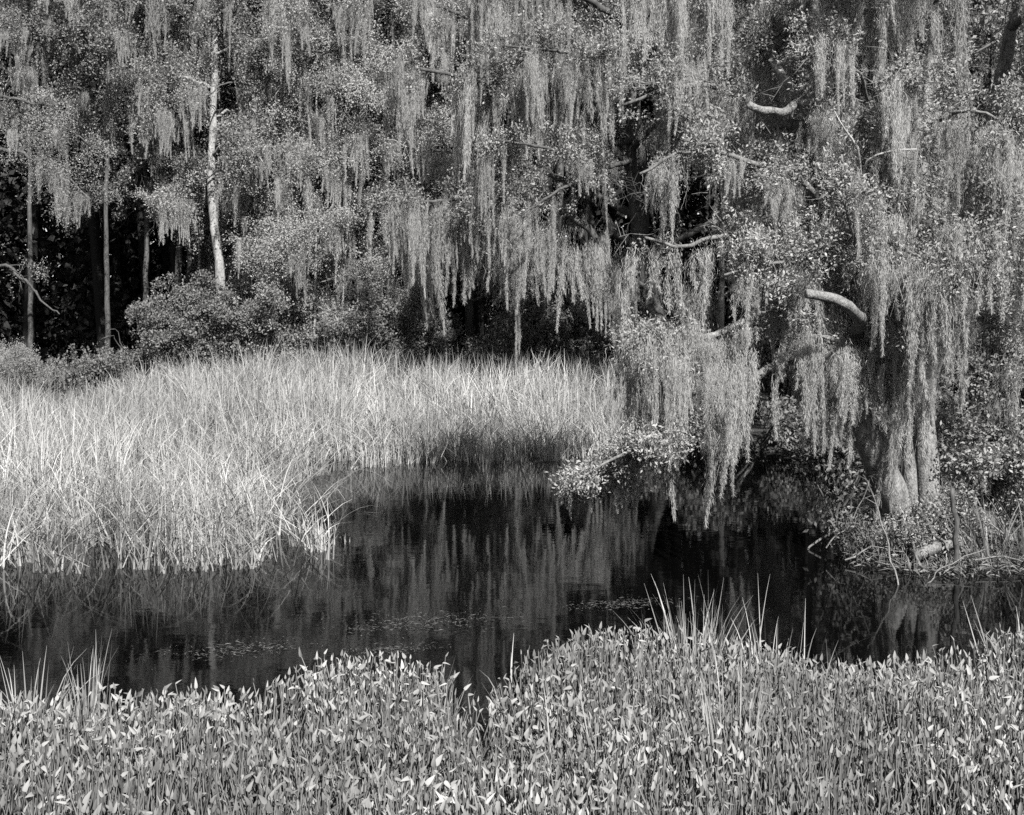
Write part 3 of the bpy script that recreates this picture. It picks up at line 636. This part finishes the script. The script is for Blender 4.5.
shrub('shrub', 1040, 14.6, 1.0, 1.4, 'shrub cut by the right photo edge beside the pond', M_OAKLEAF, 8, None, (.04, .08), .5, 9, .45, 50, 1.0, (.3, .6))
shrub('shrub', 905, 14.0, .6, .55, 'low scrub at the foot of the leaning pale stem', M_OAKLEAF, 9, None, (.03, .06), .4, 12, .35, 50, 0)
shrub('shrub', 948, 14.2, .6, .7, 'small shrub just right of the stems behind the short log', M_OAKLEAF, 8, None, (.03, .06), .4, 10, .35, 50, 1.5, (.2, .5))
shrub('shrub', 868, 13.9, .5, .6, 'straggly shrub at the left tip of the bank below the leaning stem', M_SHRUBLEAF, 7, None, (.03, .06), .4, 9, .35, 40, 0)
shrub('shrub', 760, 23.6, 1.2, 1.3, 'low dark shrub across the water under the gap between the oaks', M_SHRUBLEAF, 7)
shrub('shrub', 830, 21.5, 1.2, 1.8, 'dark shrub across the water behind the hanging curtain of moss', M_SHRUBLEAF, 7)
shrub('shrub', 700, 24.2, 1.2, 1.6, 'dark shrub across the water behind the left moss curtain', M_SHRUBLEAF, 7)
for a in ((950, 24, 1.6, 2.6, 'dark shrub far behind the pale stems, right of them'), (1010, 23, 1.6, 2.6, 'dark shrub under the hanging moss at far right'), (1070, 22, 1.6, 2.6, 'dark shrub behind the blade clumps at the right photo edge'),
          (900, 26, 1.6, 2.4, 'dark shrub seen deep between the pale stems'), (840, 27, 1.6, 2.6, 'dark shrub deep in the wood behind the low moss curtain'), (780, 29, 1.7, 2.6, 'dark shrub deep in the wood in the gap between the oaks'), (990, 29, 1.9, 3.0, 'tall dark shrub deep in the wood at far right')):
    shrub('shrub', *a)
for a in ((58, 33, 1.3, 1.6, 'low dark shrub in the black hollow, left one'), (96, 34, 1.3, 1.6, 'low dark shrub in the black hollow, right one'), (0, 32.5, 1.4, 1.8, 'dark shrub behind the rounded pale shrub at the left edge')):
    shrub('shrub', *a)
shrub('shrub', 930, 18.5, 1.1, 1.6, 'dark shrub in the shade behind the pale stems', M_SHRUBLEAF, 7)

# ---------------------------------------------------------------- bank, sticks and floating litter
def stick(name, a, r0, r1, label, cat, mat=M_DRIFT, sides=6, wig=.016):
    p = smooth_path(PP(*a), .1, wig); b = p[0].copy(); m = MB(); m.add(*capped(p - b, np.linspace(r0, r1, len(p)), sides, .14))
    for t in rng.uniform(.25, .95, 4 if r0 < .02 else 0):
        q = p[int(t * (len(p) - 1))] - b; d = norm(randu(1)[0] + norm(p[-1] - p[0])); ln = rng.uniform(.08, .28)
        m.add(*capped(np.array([q, q + d * ln * .5 + rng.normal(0, .015, 3), q + d * ln]), np.array([r1, r1 * .7, r1 * .4]), 4, .1))
    return tag(build(name, m, mat, smooth=True, loc=b), label, cat)
stick('log', ((915, 556, 13.5), (935, 549, 13.6), (962, 543, 13.7)), .075, .05, 'short pale log lying on the bank at the water edge', 'log', sides=10)
stick('stake', ((955, 575, 13.4), (955, 530, 13.4), (953, 490, 13.4)), .03, .025, 'upright dark stake standing at the water edge right of the stems', 'stake', M_DARKBARK)
stick('stick', ((899, 590, 12.6), (888, 545, 13), (876, 505, 13.4), (868, 480, 13.6)), .012, .005, 'tall thin pale stick slanting from the water to the leaning stem', 'stick')
stick('stick', ((826, 548, 13.9), (850, 525, 14), (862, 500, 14), (870, 480, 14)), .009, .004, 'thin stick slanting up left of the stems above the roots', 'stick')
stick('stick', ((875, 562, 13.5), (915, 570, 13.2), (955, 568, 13.2)), .011, .005, 'pale stick floating flat along the water edge', 'stick')
stick('stick', ((925, 585, 12.7), (945, 566, 13.1), (985, 550, 13.4)), .009, .004, 'stick lying across the floating one below the log', 'stick')
stick('stick', ((975, 560, 13.3), (1005, 556, 13.4), (1030, 566, 13.2)), .012, .006, 'pale stick on the bank at the far right', 'stick')
stick('stick', ((845, 560, 13.6), (872, 548, 13.7), (905, 552, 13.7)), .012, .005, 'thin crooked stick half sunk at the left tip of the bank', 'stick')
stick('stick', ((748, 470, 20), (733, 500, 18), (722, 530, 17)), .014, .004, 'bare twig standing in the dark water under the moss curtain', 'stick', M_DARKBARK)
stick('stick', ((1010, 540, 13.8), (985, 520, 13.9), (968, 515, 14)), .014, .005, 'broken stick leaning among the blades at the far right', 'stick')
for (px, py, z0, nb, lab) in ((990, 556, .1, 34, 'clump of broad blades right of the log on the bank'), (1020, 548, .12, 40, 'clump of broad blades at the right photo edge on the bank'), (965, 540, .2, 20, 'sparse blades behind the log on the bank')):
    tuft('grass_tuft', px, py, z0, nb, .3, .75, lab, 'grass tuft', 'blade clumps on the right bank', .16, (.012, .022), .35, .6, M_STALK)
c = scatter(np.array([(3.7, 12.9), (12, 12.9), (12, 17.5), (4.6, 17.5)]), 9000, lambda q: dist(LAND, q[:, 0], q[:, 1]) > -.1); n = len(c); m = MB()
pos = np.stack([c[:, 0], c[:, 1], np.maximum(height(c[:, 0], c[:, 1]), 0) + rng.uniform(.0, .05, n)], -1)
ax = norm(np.stack([rng.normal(size=n), rng.normal(size=n), rng.normal(0, .35, n)], -1))
m.add(*leaves(pos, ax, rng.uniform(.04, .2, n), rng.uniform(.006, .03, n), up=1.5))
c = c[:2200]; n = len(c)
m.add(*blades(n, c[:, 0], c[:, 1], np.maximum(height(c[:, 0], c[:, 1]), 0) - .02, rng.uniform(.1, .4, n), rng.uniform(.005, .014, n), rng.uniform(0, .7, n), rng.uniform(0, .8, n), S=5))
tag(build('leaf_litter', m, M_STALK), 'dead leaves and low grass covering the right bank', 'ground cover', kind='stuff')
for (px, py, w, dd, lab) in ((425, 622, .75, .35, 'raft of floating litter in the middle of the pond'), (240, 650, .55, .25, 'thin raft of floating litter off the left leaf bed'), (620, 605, .5, .2, 'scattered floating litter near the largest grass tuft'), (395, 650, .35, .15, 'small scrap of floating litter beside the notch in the leaf bed')):
    c = G(px, py); n = 700 if w > .6 else 350; m = MB()
    pos = np.stack([rng.normal(0, w * .5, n), rng.normal(0, dd * .5, n), rng.uniform(.003, .012, n)], -1); pos[:, 1] += .25 * pos[:, 0]
    a = rng.uniform(0, 6.28, n); ax = norm(np.stack([np.cos(a), np.sin(a), rng.normal(0, .08, n)], -1))
    m.add(*leaves(pos, ax, rng.uniform(.015, .07, n), rng.uniform(.003, .008, n), up=2, sag=0))
    tag(build('floating_litter', m, M_LITTER, loc=(c[0], c[1], 0)), lab, 'floating litter', 'rafts of floating litter')

# ---------------------------------------------------------------- light, sky, camera
SUN_AZ, SUN_EL = R(-72), R(42)           # direction towards the sun: behind the camera, to the right
sd = np.array([math.cos(SUN_AZ) * math.cos(SUN_EL), math.sin(SUN_AZ) * math.cos(SUN_EL), math.sin(SUN_EL)])
w = bpy.data.worlds.new('World'); SC.world = w; w.use_nodes = True
nt = w.node_tree; bg = nt.nodes['Background']
sky = nt.nodes.new('ShaderNodeTexSky'); sky.sky_type = 'NISHITA'; sky.sun_disc = False; sky.sun_elevation = SUN_EL; sky.sun_rotation = math.pi / 2 - SUN_AZ
bw = nt.nodes.new('ShaderNodeRGBToBW'); nt.links.new(sky.outputs[0], bw.inputs[0]); nt.links.new(bw.outputs[0], bg.inputs['Color'])
bg.inputs['Strength'].default_value = .05
sl = bpy.data.lights.new('Sun', 'SUN'); sl.energy = 5; sl.angle = R(.5); sl.color = (1, .99, .97)
so = bpy.data.objects.new('Sun', sl); COL.objects.link(so)
from mathutils import Vector
so.rotation_euler = Vector(sd).to_track_quat('Z', 'Y').to_euler(); so.location = tuple(sd * 60)
cam = bpy.data.cameras.new('Camera'); co = bpy.data.objects.new('Camera', cam); COL.objects.link(co)
co.location = (0, 0, CH); co.rotation_euler = (math.pi / 2, 0, 0)
cam.sensor_width = 36; cam.lens = 36 * F / 1024; cam.shift_y = -(407.5 - HY) / 1024; cam.clip_end = 1000
SC.camera = co
SC.view_settings.view_transform = 'Standard'; SC.view_settings.look = 'None'; SC.view_settings.gamma = 1
SC.view_settings.exposure = 1.7
cy = SC.cycles
cy.max_bounces = 3; cy.diffuse_bounces = 1; cy.glossy_bounces = 2; cy.transmission_bounces = 2; cy.transparent_max_bounces = 4
cy.use_denoising = False; cy.caustics_reflective = False; cy.caustics_refractive = False
